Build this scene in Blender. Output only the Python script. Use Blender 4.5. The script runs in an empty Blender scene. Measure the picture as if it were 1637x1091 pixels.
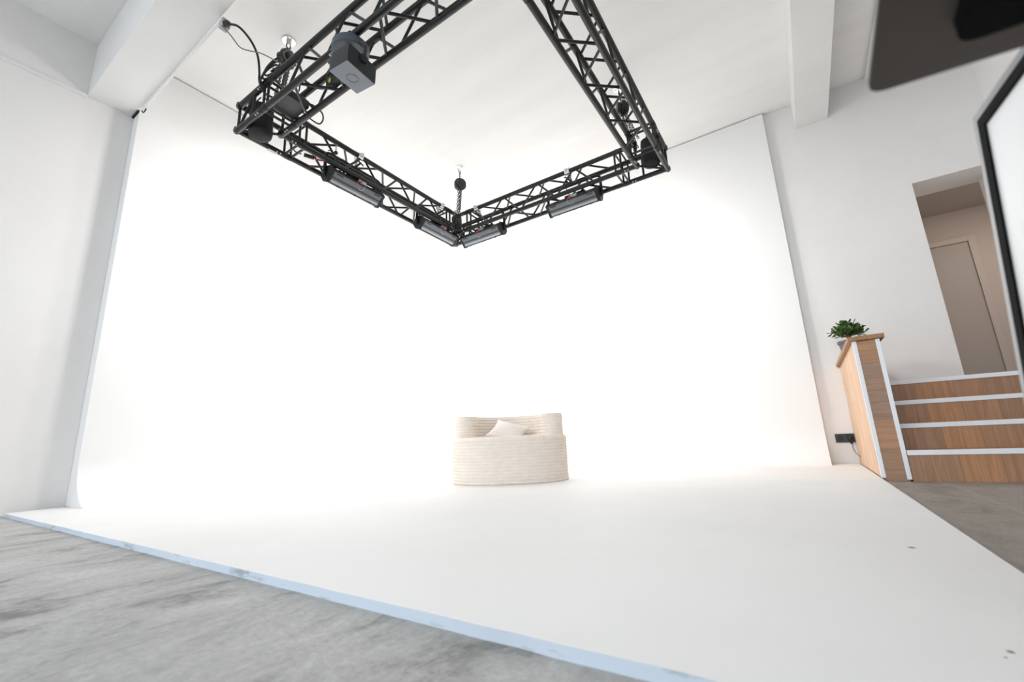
import bpy, bmesh, math, random
from mathutils import Vector, Matrix
random.seed(7)
C = bpy.context.scene
COL = C.collection
PI = math.pi

# ------------------------------------------------------------------ camera
F_PX = 701.87
cam_d = bpy.data.cameras.new('camera')
cam_d.sensor_width = 36.0
cam_d.lens = F_PX / 1637 * 36.0
cam_d.clip_start = 0.02
cam_d.dof.use_dof = True
cam_d.dof.focus_distance = 3.9
cam_d.dof.aperture_fstop = 3.2
cam = bpy.data.objects.new('camera', cam_d)
COL.objects.link(cam)
RX, RD, RF = (0.83248688, 0.55249292, -0.04143883), (-0.15769856, 0.16458864, -0.97367435), (-0.53112783, 0.81710596, 0.22414522)
cam.matrix_world = Matrix(((RX[0], -RD[0], -RF[0], 0), (RX[1], -RD[1], -RF[1], 0), (RX[2], -RD[2], -RF[2], 0.36), (0, 0, 0, 1)))
C.camera = cam

# ------------------------------------------------------------------ world, assumed daylight, exposure
w = bpy.data.worlds.new('world'); C.world = w; w.use_nodes = True
bg = w.node_tree.nodes['Background']
bg.inputs['Color'].default_value = (0.90, 0.95, 1.0, 1)
bg.inputs['Strength'].default_value = 0.29
C.view_settings.view_transform = 'Standard'
C.view_settings.look = 'None'
C.view_settings.gamma = 1.0
C.view_settings.use_curve_mapping = False
C.view_settings.exposure = 1.13

def area(name, loc, target, sx, sy, power, col, spread=PI):
    d = bpy.data.lights.new(name, 'AREA'); d.shape = 'RECTANGLE'; d.size = sx; d.size_y = sy
    d.energy = power; d.color = col; d.spread = spread
    o = bpy.data.objects.new(name, d); COL.objects.link(o)
    o.location = loc
    o.rotation_euler = (Vector(target) - Vector(loc)).to_track_quat('-Z', 'Y').to_euler()
    return o
# assumed daylight from behind the camera: an added area light, no windows built
area('assumed_daylight', (-1.6, -4.0, 2.6), (-1.2, 1.7, 0.0), 5.5, 2.0, 51, (0.86, 0.93, 1.0), math.radians(115))
LAMP_POWER = 16.2

# ------------------------------------------------------------------ materials
MAT = {}
def mat(name, col, rough=0.6, metal=0.0, spec=0.5, emit=None):
    m = bpy.data.materials.new(name); m.use_nodes = True
    b = m.node_tree.nodes['Principled BSDF']
    b.inputs['Base Color'].default_value = (*col, 1)
    b.inputs['Roughness'].default_value = rough
    b.inputs['Metallic'].default_value = metal
    b.inputs['Specular IOR Level'].default_value = spec
    MAT[name] = m
    return m
def N(m, t): return m.node_tree.nodes.new(t)
def LK(m, a, b): m.node_tree.links.new(a, b)
def bsdf(m): return m.node_tree.nodes['Principled BSDF']
def noise_mix(m, c1, c2, scale, detail=5, rough=0.6, stretch=(1, 1, 1), lo=0.35, hi=0.65, bump=0.0, bscale=None):
    """base colour between c1 and c2 by object-space noise, with optional bump"""
    tc = N(m, 'ShaderNodeTexCoord'); mp = N(m, 'ShaderNodeMapping')
    mp.inputs['Scale'].default_value = stretch
    LK(m, tc.outputs['Object'], mp.inputs['Vector'])
    n = N(m, 'ShaderNodeTexNoise'); n.inputs['Scale'].default_value = scale
    n.inputs['Detail'].default_value = detail; n.inputs['Roughness'].default_value = rough
    LK(m, mp.outputs['Vector'], n.inputs['Vector'])
    r = N(m, 'ShaderNodeValToRGB')
    r.color_ramp.elements[0].position = lo; r.color_ramp.elements[0].color = (*c1, 1)
    r.color_ramp.elements[1].position = hi; r.color_ramp.elements[1].color = (*c2, 1)
    LK(m, n.outputs['Fac'], r.inputs['Fac'])
    LK(m, r.outputs['Color'], bsdf(m).inputs['Base Color'])
    if bump:
        n2 = N(m, 'ShaderNodeTexNoise'); n2.inputs['Scale'].default_value = bscale or scale * 4
        n2.inputs['Detail'].default_value = 6
        LK(m, mp.outputs['Vector'], n2.inputs['Vector'])
        bp = N(m, 'ShaderNodeBump'); bp.inputs['Strength'].default_value = bump; bp.inputs['Distance'].default_value = 0.01
        LK(m, n2.outputs['Fac'], bp.inputs['Height']); LK(m, bp.outputs['Normal'], bsdf(m).inputs['Normal'])
    return mp, r

mat('white_wall', (0.83, 0.82, 0.81), 0.75, spec=0.25)
noise_mix(MAT['white_wall'], (0.815, 0.80, 0.785), (0.845, 0.835, 0.825), 1.3, bump=0.06, bscale=30)
mat('ceiling_paint', (0.84, 0.83, 0.81), 0.8, spec=0.2)
noise_mix(MAT['ceiling_paint'], (0.89, 0.88, 0.865), (0.925, 0.918, 0.905), 0.9, stretch=(0.5, 4.0, 1), bump=0.10, bscale=9)
mat('beam_paint', (0.84, 0.84, 0.83), 0.75, spec=0.25)
noise_mix(MAT['beam_paint'], (0.82, 0.815, 0.80), (0.85, 0.845, 0.84), 2.0, bump=0.12, bscale=14)
mat('cyclorama_paint', (0.86, 0.86, 0.855), 0.55, spec=0.3)
mat('socket_black', (0.025, 0.027, 0.03), 0.4)
mat('black_metal', (0.007, 0.0078, 0.0085), 0.34, spec=0.45)
mat('dark_metal', (0.016, 0.018, 0.020), 0.42, spec=0.4)
mat('fixture_black', (0.010, 0.012, 0.0135), 0.45, spec=0.4)
mat('grey_plastic', (0.019, 0.021, 0.024), 0.5)
mat('light_grey_face', (0.21, 0.235, 0.26), 0.55)
mat('grey_disc', (0.055, 0.072, 0.088), 0.42)
mat('chrome', (0.75, 0.75, 0.76), 0.22, metal=1.0)
mat('chain_dark', (0.06, 0.06, 0.062), 0.35, metal=0.6)
mat('steel', (0.42, 0.43, 0.45), 0.35, metal=1.0)
mat('black_fabric', (0.016, 0.019, 0.021), 0.75)
noise_mix(MAT['black_fabric'], (0.006, 0.007, 0.008), (0.014, 0.016, 0.018), 9, bump=0.4, bscale=16)
mat('black_rubber', (0.012, 0.012, 0.013), 0.5)
mat('grey_cable', (0.16, 0.16, 0.155), 0.5)
mat('red_plastic', (0.55, 0.02, 0.04), 0.4)
mat('blue_plastic', (0.03, 0.10, 0.35), 0.4)
mat('yellow_plastic', (0.55, 0.50, 0.03), 0.4)
mat('reflector', (0.45, 0.50, 0.54), 0.35, metal=0.7)
mat('tray_white', (0.80, 0.80, 0.80), 0.4)
mat('socket_grey', (0.42, 0.42, 0.42), 0.4)
mat('aluminium_trim', (0.86, 0.89, 0.92), 0.40)
mat('off_white_label', (0.5, 0.5, 0.48), 0.5)
mat('pot_grey', (0.105, 0.12, 0.135), 0.5)
mat('soil', (0.03, 0.02, 0.014), 0.9)
mat('bark', (0.12, 0.075, 0.05), 0.8)
mat('leaf', (0.035, 0.10, 0.02), 0.35)
noise_mix(MAT['leaf'], (0.022, 0.06, 0.012), (0.085, 0.17, 0.03), 14)
mat('board_white', (0.84, 0.845, 0.85), 0.35)
mat('silver_frame', (0.30, 0.31, 0.32), 0.4, metal=0.5)
mat('table_brown', (0.066, 0.050, 0.042), 0.55)
noise_mix(MAT['table_brown'], (0.055, 0.045, 0.041), (0.085, 0.062, 0.048), 5)
mat('pure_black', (0.003, 0.003, 0.0035), 0.7, spec=0.08)
mat('wool', (0.80, 0.72, 0.63), 0.9, spec=0.1)
noise_mix(MAT['wool'], (0.85, 0.755, 0.665), (0.90, 0.82, 0.735), 18, bump=0.25, bscale=120)
mat('pillow_wool', (0.80, 0.735, 0.685), 0.9, spec=0.1)
mat('door_beige', (0.40, 0.355, 0.325), 0.6)
mat('corridor_paint', (0.52, 0.46, 0.42), 0.8)
mat('gap_black', (0.02, 0.02, 0.02), 0.8)

def glass_stripes():
    """frosted lamp window: bands running along the fixture"""
    m = mat('lamp_window', (0.3, 0.33, 0.36), 0.3, metal=0.35)
    tc = N(m, 'ShaderNodeTexCoord'); sp = N(m, 'ShaderNodeSeparateXYZ')
    LK(m, tc.outputs['Object'], sp.inputs['Vector'])
    mr = N(m, 'ShaderNodeMapRange'); mr.inputs['From Min'].default_value = -0.058; mr.inputs['From Max'].default_value = 0.058
    LK(m, sp.outputs['Y'], mr.inputs['Value'])
    r = N(m, 'ShaderNodeValToRGB'); r.color_ramp.interpolation = 'LINEAR'
    e = r.color_ramp.elements
    e[0].position = 0.0; e[0].color = (0.13, 0.15, 0.165, 1)
    e[1].position = 1.0; e[1].color = (0.20, 0.22, 0.24, 1)
    for p, c in ((0.42, 0.16), (0.45, 0.05), (0.58, 0.05), (0.62, 0.15), (0.72, 0.18), (0.80, 0.46), (0.92, 0.40)):
        x = e.new(p); x.color = (c * 0.92, c, c * 1.08, 1)
    LK(m, mr.outputs['Result'], r.inputs['Fac']); LK(m, r.outputs['Color'], bsdf(m).inputs['Base Color'])
glass_stripes()

def concrete(name, dark, mid, light, joint):
    m = mat(name, mid, 0.62, spec=0.35)
    tc = N(m, 'ShaderNodeTexCoord')
    mp = N(m, 'ShaderNodeMapping'); mp.inputs['Scale'].default_value = (1.35, 0.62, 1); mp.inputs['Rotation'].default_value = (0, 0, 0.12)
    LK(m, tc.outputs['Object'], mp.inputs['Vector'])
    a = N(m, 'ShaderNodeTexNoise'); a.inputs['Scale'].default_value = 3.4; a.inputs['Detail'].default_value = 10; a.inputs['Roughness'].default_value = 0.78; a.inputs['Distortion'].default_value = 0.6
    LK(m, mp.outputs['Vector'], a.inputs['Vector'])
    r = N(m, 'ShaderNodeValToRGB'); e = r.color_ramp.elements
    e[0].position = 0.36; e[0].color = (*dark, 1)
    e[1].position = 0.66; e[1].color = (*light, 1)
    x = e.new(0.47); x.color = (*mid, 1)
    LK(m, a.outputs['Fac'], r.inputs['Fac'])
    f = N(m, 'ShaderNodeTexNoise'); f.inputs['Scale'].default_value = 55; f.inputs['Detail'].default_value = 8; f.inputs['Roughness'].default_value = 0.7
    LK(m, tc.outputs['Object'], f.inputs['Vector'])
    mx = N(m, 'ShaderNodeMix'); mx.data_type = 'RGBA'; mx.blend_type = 'OVERLAY'; mx.inputs['Factor'].default_value = 0.42
    LK(m, r.outputs['Color'], mx.inputs['A']); LK(m, f.outputs['Fac'], mx.inputs['B'])
    # saw joint running away from the viewer on the right
    sp = N(m, 'ShaderNodeSeparateXYZ'); LK(m, tc.outputs['Object'], sp.inputs['Vector'])
    s1 = N(m, 'ShaderNodeMath'); s1.operation = 'SUBTRACT'; s1.inputs[1].default_value = 0.66; LK(m, sp.outputs['X'], s1.inputs[0])
    s2 = N(m, 'ShaderNodeMath'); s2.operation = 'ABSOLUTE'; LK(m, s1.outputs[0], s2.inputs[0])
    s3 = N(m, 'ShaderNodeMath'); s3.operation = 'LESS_THAN'; s3.inputs[1].default_value = 0.006; LK(m, s2.outputs[0], s3.inputs[0])
    m2 = N(m, 'ShaderNodeMix'); m2.data_type = 'RGBA'
    LK(m, s3.outputs[0], m2.inputs['Factor']); LK(m, mx.outputs['Result'], m2.inputs['A']); m2.inputs['B'].default_value = (*joint, 1)
    LK(m, m2.outputs['Result'], bsdf(m).inputs['Base Color'])
    bp = N(m, 'ShaderNodeBump'); bp.inputs['Strength'].default_value = 0.35; bp.inputs['Distance'].default_value = 0.01
    LK(m, f.outputs['Fac'], bp.inputs['Height']); LK(m, bp.outputs['Normal'], bsdf(m).inputs['Normal'])
concrete('concrete', (0.20, 0.196, 0.185), (0.40, 0.396, 0.384), (0.53, 0.525, 0.512), (0.42, 0.39, 0.36))
concrete('concrete_brown', (0.21, 0.183, 0.16), (0.275, 0.242, 0.213), (0.33, 0.295, 0.262), (0.32, 0.285, 0.255))

def wood(name, base, alt, along, across, plank, gap=0.008, grain=40):
    """planks: `along` = grain axis, `across` = axis over which boards repeat (object space)"""
    m = mat(name, base, 0.5, spec=0.35)
    tc = N(m, 'ShaderNodeTexCoord'); sp = N(m, 'ShaderNodeSeparateXYZ'); LK(m, tc.outputs['Object'], sp.inputs['Vector'])
    ax = {'x': 'X', 'y': 'Y', 'z': 'Z'}
    dv = N(m, 'ShaderNodeMath'); dv.operation = 'DIVIDE'; dv.inputs[1].default_value = plank; LK(m, sp.outputs[ax[across]], dv.inputs[0])
    fl = N(m, 'ShaderNodeMath'); fl.operation = 'FLOOR'; LK(m, dv.outputs[0], fl.inputs[0])
    wn = N(m, 'ShaderNodeTexWhiteNoise'); wn.noise_dimensions = '1D'; LK(m, fl.outputs[0], wn.inputs['W'])
    sc = {'x': 1.0, 'y': 1.0, 'z': 1.0}; sc = {k: (grain if k != along else 2.2) for k in sc}
    mp = N(m, 'ShaderNodeMapping'); mp.inputs['Scale'].default_value = (sc['x'], sc['y'], sc['z']); LK(m, tc.outputs['Object'], mp.inputs['Vector'])
    ad = N(m, 'ShaderNodeVectorMath'); ad.operation = 'ADD'; LK(m, mp.outputs['Vector'], ad.inputs[0])
    cm = N(m, 'ShaderNodeCombineXYZ')
    mu = N(m, 'ShaderNodeMath'); mu.operation = 'MULTIPLY'; mu.inputs[1].default_value = 37.0; LK(m, wn.outputs['Value'], mu.inputs[0])
    for k in 'XYZ': LK(m, mu.outputs[0], cm.inputs[k])
    LK(m, cm.outputs[0], ad.inputs[1])
    n = N(m, 'ShaderNodeTexNoise'); n.inputs['Scale'].default_value = 1.0; n.inputs['Detail'].default_value = 6; n.inputs['Distortion'].default_value = 1.2
    LK(m, ad.outputs[0], n.inputs['Vector'])
    r = N(m, 'ShaderNodeValToRGB'); e = r.color_ramp.elements
    e[0].position = 0.3; e[0].color = (*[c * 0.80 for c in base], 1); e[1].position = 0.68; e[1].color = (*[min(1, c * 1.15) for c in base], 1)
    LK(m, n.outputs['Fac'], r.inputs['Fac'])
    r2 = N(m, 'ShaderNodeValToRGB'); r2.color_ramp.elements[0].position = 0.3; r2.color_ramp.elements[0].color = (*[c * 0.8 for c in alt], 1)
    r2.color_ramp.elements[1].position = 0.68; r2.color_ramp.elements[1].color = (*[min(1, c * 1.15) for c in alt], 1)
    LK(m, n.outputs['Fac'], r2.inputs['Fac'])
    mx = N(m, 'ShaderNodeMix'); mx.data_type = 'RGBA'; LK(m, wn.outputs['Value'], mx.inputs['Factor'])
    LK(m, r.outputs['Color'], mx.inputs['A']); LK(m, r2.outputs['Color'], mx.inputs['B'])
    fr = N(m, 'ShaderNodeMath'); fr.operation = 'FRACT'; LK(m, dv.outputs[0], fr.inputs[0])
    lt = N(m, 'ShaderNodeMath'); lt.operation = 'LESS_THAN'; lt.inputs[1].default_value = gap / plank; LK(m, fr.outputs[0], lt.inputs[0])
    m2 = N(m, 'ShaderNodeMix'); m2.data_type = 'RGBA'
    LK(m, lt.outputs[0], m2.inputs['Factor']); LK(m, mx.outputs['Result'], m2.inputs['A']); m2.inputs['B'].default_value = (*[c * 0.55 for c in base], 1)
    LK(m, m2.outputs['Result'], bsdf(m).inputs['Base Color'])
wood('oak_riser', (0.47, 0.245, 0.125), (0.37, 0.215, 0.135), 'z', 'x', 0.19, 0.002)
wood('oak_post', (0.45, 0.25, 0.14), (0.34, 0.22, 0.16), 'x', 'z', 0.20, 0.002)
wood('oak_cap', (0.40, 0.205, 0.095), (0.36, 0.18, 0.085), 'y', 'x', 0.3, 0.0)
wood('pine_panel', (0.74, 0.50, 0.345), (0.72, 0.48, 0.32), 'z', 'y', 2.0, 0.0, 9)

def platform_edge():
    m = mat('platform_edge', (0.57, 0.64, 0.71), 0.6, spec=0.3)  # white edge with blue daylight put into its colour; darker patches are wear
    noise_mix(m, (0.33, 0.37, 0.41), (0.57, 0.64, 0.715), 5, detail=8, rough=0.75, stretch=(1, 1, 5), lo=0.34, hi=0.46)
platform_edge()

# ------------------------------------------------------------------ mesh helpers
class MB:
    def __init__(s): s.bm = bmesh.new()
    def box(s, lo, hi, bevel=0.0, rot=None, at=None):
        """axis-aligned box; with rot (Matrix) and at (pivot) it is turned"""
        lo, hi = Vector(lo), Vector(hi)
        vs = [s.bm.verts.new((x, y, z)) for x in (lo.x, hi.x) for y in (lo.y, hi.y) for z in (lo.z, hi.z)]
        fs = [s.bm.faces.new([vs[i] for i in f]) for f in ((0, 1, 3, 2), (4, 6, 7, 5), (0, 4, 5, 1), (2, 3, 7, 6), (0, 2, 6, 4), (1, 5, 7, 3))]
        if bevel:
            es = list({e for f in fs for e in f.edges})
            r = bmesh.ops.bevel(s.bm, geom=es, offset=bevel, segments=2, affect='EDGES', profile=0.7)
            vs = list({v for f in r['faces'] for v in f.verts} | {v for v in vs if v.is_valid})
        if rot is not None:
            bmesh.ops.transform(s.bm, matrix=Matrix.Translation(at) @ rot.to_4x4() @ Matrix.Translation(-Vector(at)), verts=vs)
        return s
    def ring(s, c, u, v, r, n):
        return [s.bm.verts.new(c + u * (r * math.cos(2 * PI * i / n)) + v * (r * math.sin(2 * PI * i / n))) for i in range(n)]
    def skin(s, rings, closed=False, caps=True):
        n = len(rings[0])
        pairs = list(zip(rings, rings[1:])) + ([(rings[-1], rings[0])] if closed else [])
        for a, b in pairs:
            for i in range(n):
                j = (i + 1) % n
                s.bm.faces.new((a[i], a[j], b[j], b[i]))
        if caps and not closed:
            s.bm.faces.new(rings[0][::-1]); s.bm.faces.new(rings[-1])
        return s
    def tube(s, pts, r, n=10, closed=False):
        pts = [Vector(p) for p in pts]
        rs = r if isinstance(r, (list, tuple)) else [r] * len(pts)
        L = len(pts); rings = []
        t0 = (pts[1] - pts[0]).normalized()
        up = Vector((0, 0, 1)) if abs(t0.z) < 0.9 else Vector((1, 0, 0))
        u = t0.cross(up).normalized()
        for i, p in enumerate(pts):
            if closed: t = (pts[(i + 1) % L] - pts[i - 1]).normalized()
            elif i == 0: t = t0
            elif i == L - 1: t = (pts[-1] - pts[-2]).normalized()
            else: t = ((pts[i + 1] - p).normalized() + (p - pts[i - 1]).normalized())
            if t.length < 1e-6: t = (p - pts[i - 1])
            t.normalize()
            u = (u - t * u.dot(t))
            if u.length < 1e-6: u = t.orthogonal()
            u.normalize(); v = t.cross(u)
            rings.append(s.ring(p, u, v, rs[i], n))
        return s.skin(rings, closed)
    def cyl(s, a, b, r, n=24): return s.tube([a, b], r, n)
    def lathe(s, base, prof, n=32, axis=Vector((0, 0, 1)), cap=True):
        """prof = [(radius, height)...] around axis from base"""
        axis = Vector(axis).normalized(); u = axis.orthogonal().normalized(); v = axis.cross(u)
        rings = [s.ring(Vector(base) + axis * h, u, v, max(r, 1e-4), n) for r, h in prof]
        return s.skin(rings, caps=cap)
    def prism(s, poly, ax, a, b):
        """poly = 2-D outline in the two other axes (cyclic order), extruded along axis ax from a to b"""
        def P(q, t):
            return {0: (t, q[0], q[1]), 1: (q[0], t, q[1]), 2: (q[0], q[1], t)}[ax]
        A = [s.bm.verts.new(P(q, a)) for q in poly]; B = [s.bm.verts.new(P(q, b)) for q in poly]
        s.bm.faces.new(A[::-1]); s.bm.faces.new(B)
        for i in range(len(poly)):
            j = (i + 1) % len(poly); s.bm.faces.new((A[i], A[j], B[j], B[i]))
        return s
    def link(s, c, axis, side, L, W, r, n=6):
        """one chain link: an oval ring along axis, flat in (axis, side)"""
        pts = []
        for i in range(10):
            t = 2 * PI * i / 10
            pts.append(Vector(c) + axis * (math.cos(t) * L) + side * (math.sin(t) * W))
        return s.tube(pts, r, n, closed=True)
    def build(s, name, m, parent=None, smooth=38, local=False):
        bmesh.ops.recalc_face_normals(s.bm, faces=s.bm.faces)
        me = bpy.data.meshes.new(name); s.bm.to_mesh(me); s.bm.free()
        for x in (m if isinstance(m, (list, tuple)) else [m]): me.materials.append(MAT[x])
        if smooth:
            me.shade_smooth(); me.set_sharp_from_angle(angle=math.radians(smooth))
        o = bpy.data.objects.new(name, me); COL.objects.link(o)
        if parent:
            o.parent = parent
            if not local: o.matrix_parent_inverse = WM[parent.name].inverted()
            WM[o.name] = WM[parent.name] if local else Matrix.Identity(4)
        else: WM[o.name] = Matrix.Identity(4)
        return o
WM = {}
def tag(o, label=None, cat=None, group=None, kind=None):
    for k, v in (('label', label), ('category', cat), ('group', group), ('kind', kind)):
        if v: o[k] = v
    return o
def thing(name, label, cat, loc, rz=0.0, group=None):
    o = bpy.data.objects.new(name, None); COL.objects.link(o)
    o.empty_display_size = 0.05
    o.location = loc; o.rotation_euler = (0, 0, rz)
    WM[o.name] = Matrix.Translation(loc) @ Matrix.Rotation(rz, 4, 'Z')
    return tag(o, label, cat, group)
def struct(o): o['kind'] = 'structure'; return o
def spline(pts, n=8):
    P = [Vector(p) for p in pts]; P = [P[0] * 2 - P[1]] + P + [P[-1] * 2 - P[-2]]; out = []
    for i in range(1, len(P) - 2):
        a, b, c, d = P[i - 1:i + 3]
        for k in range(n):
            t = k / n
            out.append(0.5 * ((2 * b) + (c - a) * t + (2 * a - 5 * b + 4 * c - d) * t * t + (3 * b - a - 3 * c + d) * t ** 3))
    out.append(P[-2]); return out
def copy_tree(o, parent=None):
    c = o.copy(); COL.objects.link(c)
    if parent: c.parent = parent
    for ch in list(o.children): copy_tree(ch, c)
    return c

# ------------------------------------------------------------------ dimensions (metres, floor z = 0, lens 0.36 m up)
HP = 0.023
XC, XW, YC, YW = -4.689, -4.836, 5.433, 5.498
ZC, ZBR, ZBL = 4.033, 3.71, 3.492
YEND, XCE = 1.066, 0.127
YF, XR, XPL = 0.738, 0.352, -4.74
YS, ZPOST = 3.938, 0.963
XRW = 1.87
XO0, XO1, ZO, YOB = 1.236, 1.80, 2.696, 5.885
LAND = 0.715

# ------------------------------------------------------------------ room shell
struct(MB().box((-5.0, -5.0, -0.12), (0.30, YW, 0.0)).build('floor', 'concrete', smooth=0))
struct(MB().box((0.30, -5.0, -0.12), (XRW, YW, 0.0)).build('floor_right', 'concrete_brown', smooth=0))
struct(MB().box((-5.0, -5.0, ZC), (XRW + 0.1, YW + 0.15, ZC + 0.15)).build('ceiling', 'ceiling_paint', smooth=0))
struct(MB().box((XW - 0.15, -5.0, 0.0), (XW, YW, ZC)).build('wall_left', 'white_wall', smooth=0))
b = MB()
b.box((-5.0, YW, 0.0), (XO0, YOB, ZC)).box((XO1, YW, 0.0), (XRW + 0.1, YOB, ZC)).box((XO0, YW, ZO), (XO1, YOB, ZC)).box((XO0, YW, 0.0), (XO1, YOB, 0.68))
struct(b.build('wall_back', 'white_wall', smooth=0))
struct(MB().box((XRW, -5.0, 0.0), (XRW + 0.1, YW, ZC)).build('wall_right', 'white_wall', smooth=0))
# corridor beyond the opening
b = MB().box((XO0 - 0.6, 8.0, LAND), (3.2, 8.1, 3.2)).box((XO0 - 0.6, YOB, LAND), (XO0 - 0.5, 8.0, 3.2)).box((3.1, YOB, LAND), (3.2, 8.0, 3.2))
struct(b.build('wall_corridor', 'corridor_paint', smooth=0))
struct(MB().box((XO0 - 0.6, YOB, 3.2), (3.2, 8.1, 3.3)).build('ceiling_corridor', 'corridor_paint', smooth=0))
struct(MB().box((XO0 - 0.6, YOB, LAND - 0.1), (3.2, 8.1, LAND)).build('floor_corridor', 'concrete', smooth=0))
d = struct(MB().box((1.38, 7.965, LAND), (2.17, 7.999, 2.73)).build('door_1', 'door_beige', smooth=0))
b = MB()
for x0, x1, z0, z1 in ((1.31, 1.38, LAND, 2.80), (2.17, 2.24, LAND, 2.80), (1.38, 2.17, 2.73, 2.80)): b.box((x0, 7.94, z0), (x1, 7.999, z1), 0.004)
b.build('door_frame', 'corridor_paint', d, smooth=0)
area('corridor_fill', (2.5, 6.6, 3.15), (2.2, 6.8, 0.7), 0.6, 0.6, 9, (1.0, 0.86, 0.74))  # unseen lamp, added to brighten the corridor
# beams
struct(MB().box((XW, 0.740, ZBL), (XRW, 1.063, ZC), 0.006).build('trim_1', 'beam_paint', smooth=0))
struct(MB().box((0.413, 1.063, ZBR), (0.719, YW, ZC), 0.006).build('trim_2', 'beam_paint', smooth=0))
struct(MB().box((1.09, 1.063, ZC - 0.035), (1.30, YW, ZC), 0.004).build('trim_3', 'beam_paint', smooth=0))
# white duct along the left wall
struct(MB().box((XW, -5.0, 3.462), (XW + 0.022, 0.738, 3.492), 0.004).build('trim_4', 'tray_white', smooth=0))

# ------------------------------------------------------------------ cyclorama: platform + coved walls, one seamless painted shell
def cyclorama():
    rf, rc = 0.34, 0.55
    path = []                                              # (x, y, nx, ny) wall line with inward normal
    for i in range(13): path.append((XC, YEND + (YC - rc - YEND) * i / 12, 1, 0))
    cx, cy = XC + rc, YC - rc
    for i in range(1, 17):
        a = PI - (PI / 2) * i / 16
        path.append((cx + rc * math.cos(a), cy + rc * math.sin(a), -math.cos(a), -math.sin(a)))
    for i in range(1, 13): path.append((cx + (XCE - cx) * i / 12, YC, 0, -1))
    prof = [(rf * (1 - math.sin(t)), HP + rf * (1 - math.cos(t))) for t in [PI / 2 * k / 12 for k in range(13)]]
    prof += [(0, HP + rf + (ZC - 0.014 - HP - rf) * k / 10) for k in range(1, 11)]
    b = MB(); bm = b.bm; grid = []
    for x, y, nx, ny in path: grid.append([bm.verts.new((x + nx * d, y + ny * d, z)) for d, z in prof])
    for a, c in zip(grid, grid[1:]):
        for i in range(len(prof) - 1): bm.faces.new((a[i], a[i + 1], c[i + 1], c[i]))
    # cut ends: cove profile closed back to the building wall
    T = ZC - 0.014
    e0 = [bm.verts.new((XW + 0.002, YEND, T)), bm.verts.new((XW + 0.002, YEND, HP))]
    bm.faces.new(grid[0] + e0)
    e1 = [bm.verts.new((XCE, YW - 0.002, T)), bm.verts.new((XCE, YW - 0.002, HP))]
    bm.faces.new(grid[-1][::-1] + e1[::-1])
    # top edge
    tl = bm.verts.new((XW + 0.002, YW - 0.002, T))
    bm.faces.new([g[-1] for g in grid] + [e1[0], tl, e0[0]])
    o = b.build('wall_cyclorama', 'cyclorama_paint', smooth=50)
    struct(o)
    b = MB(); bm = b.bm
    # platform slab with a slightly worn front edge
    top = []; n = 60
    for i in range(n + 1):
        x = XPL + (XR - XPL) * i / n
        top.append((x, YF + random.uniform(-0.0018, 0.0018)))
    top += [(XR, YF + (YS - YF) * k / 30 + 0.0) for k in range(1, 31)]
    top += [(XR, YW - 0.003), (XPL, YW - 0.003)]
    A = [bm.verts.new((x, y, HP)) for x, y in top]; B = [bm.verts.new((x, y, 0.0)) for x, y in top]
    bm.faces.new(A); bm.faces.new(B[::-1])
    for i in range(len(top)):
        j = (i + 1) % len(top); f = bm.faces.new((A[i], B[i], B[j], A[j])); f.material_index = 1 if i < n else 0
    o = b.build('floor_platform', ['platform_paint', 'platform_edge'], smooth=0)
    struct(o)

def platform_paint():
    m = mat('platform_paint', (0.80, 0.79, 0.78), 0.55, spec=0.3)
    mp, r = noise_mix(m, (0.80, 0.785, 0.77), (0.83, 0.82, 0.81), 1.2)
    tc = N(m, 'ShaderNodeTexCoord'); last = r.outputs['Color']
    # two scuff marks near the front right
    for (px, py, rr) in ((0.189, 1.731, 0.011), (0.199, 1.026, 0.006), (0.187, 1.0, 0.003)):
        mm = N(m, 'ShaderNodeMapping'); mm.inputs['Location'].default_value = (-px, -py * 0.7, 0); mm.inputs['Scale'].default_value = (1, 0.7, 0)
        LK(m, tc.outputs['Object'], mm.inputs['Vector'])
        ln = N(m, 'ShaderNodeVectorMath'); ln.operation = 'LENGTH'; LK(m, mm.outputs['Vector'], ln.inputs[0])
        mr = N(m, 'ShaderNodeMapRange'); mr.inputs['From Min'].default_value = rr * 0.4; mr.inputs['From Max'].default_value = rr
        mr.inputs['To Min'].default_value = 0.9; mr.inputs['To Max'].default_value = 0.0
        LK(m, ln.outputs['Value'], mr.inputs['Value'])
        mx = N(m, 'ShaderNodeMix'); mx.data_type = 'RGBA'; LK(m, mr.outputs['Result'], mx.inputs['Factor'])
        LK(m, last, mx.inputs['A']); mx.inputs['B'].default_value = (0.12, 0.11, 0.11, 1); last = mx.outputs['Result']
    LK(m, last, bsdf(m).inputs['Base Color'])
platform_paint()
cyclorama()

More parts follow.
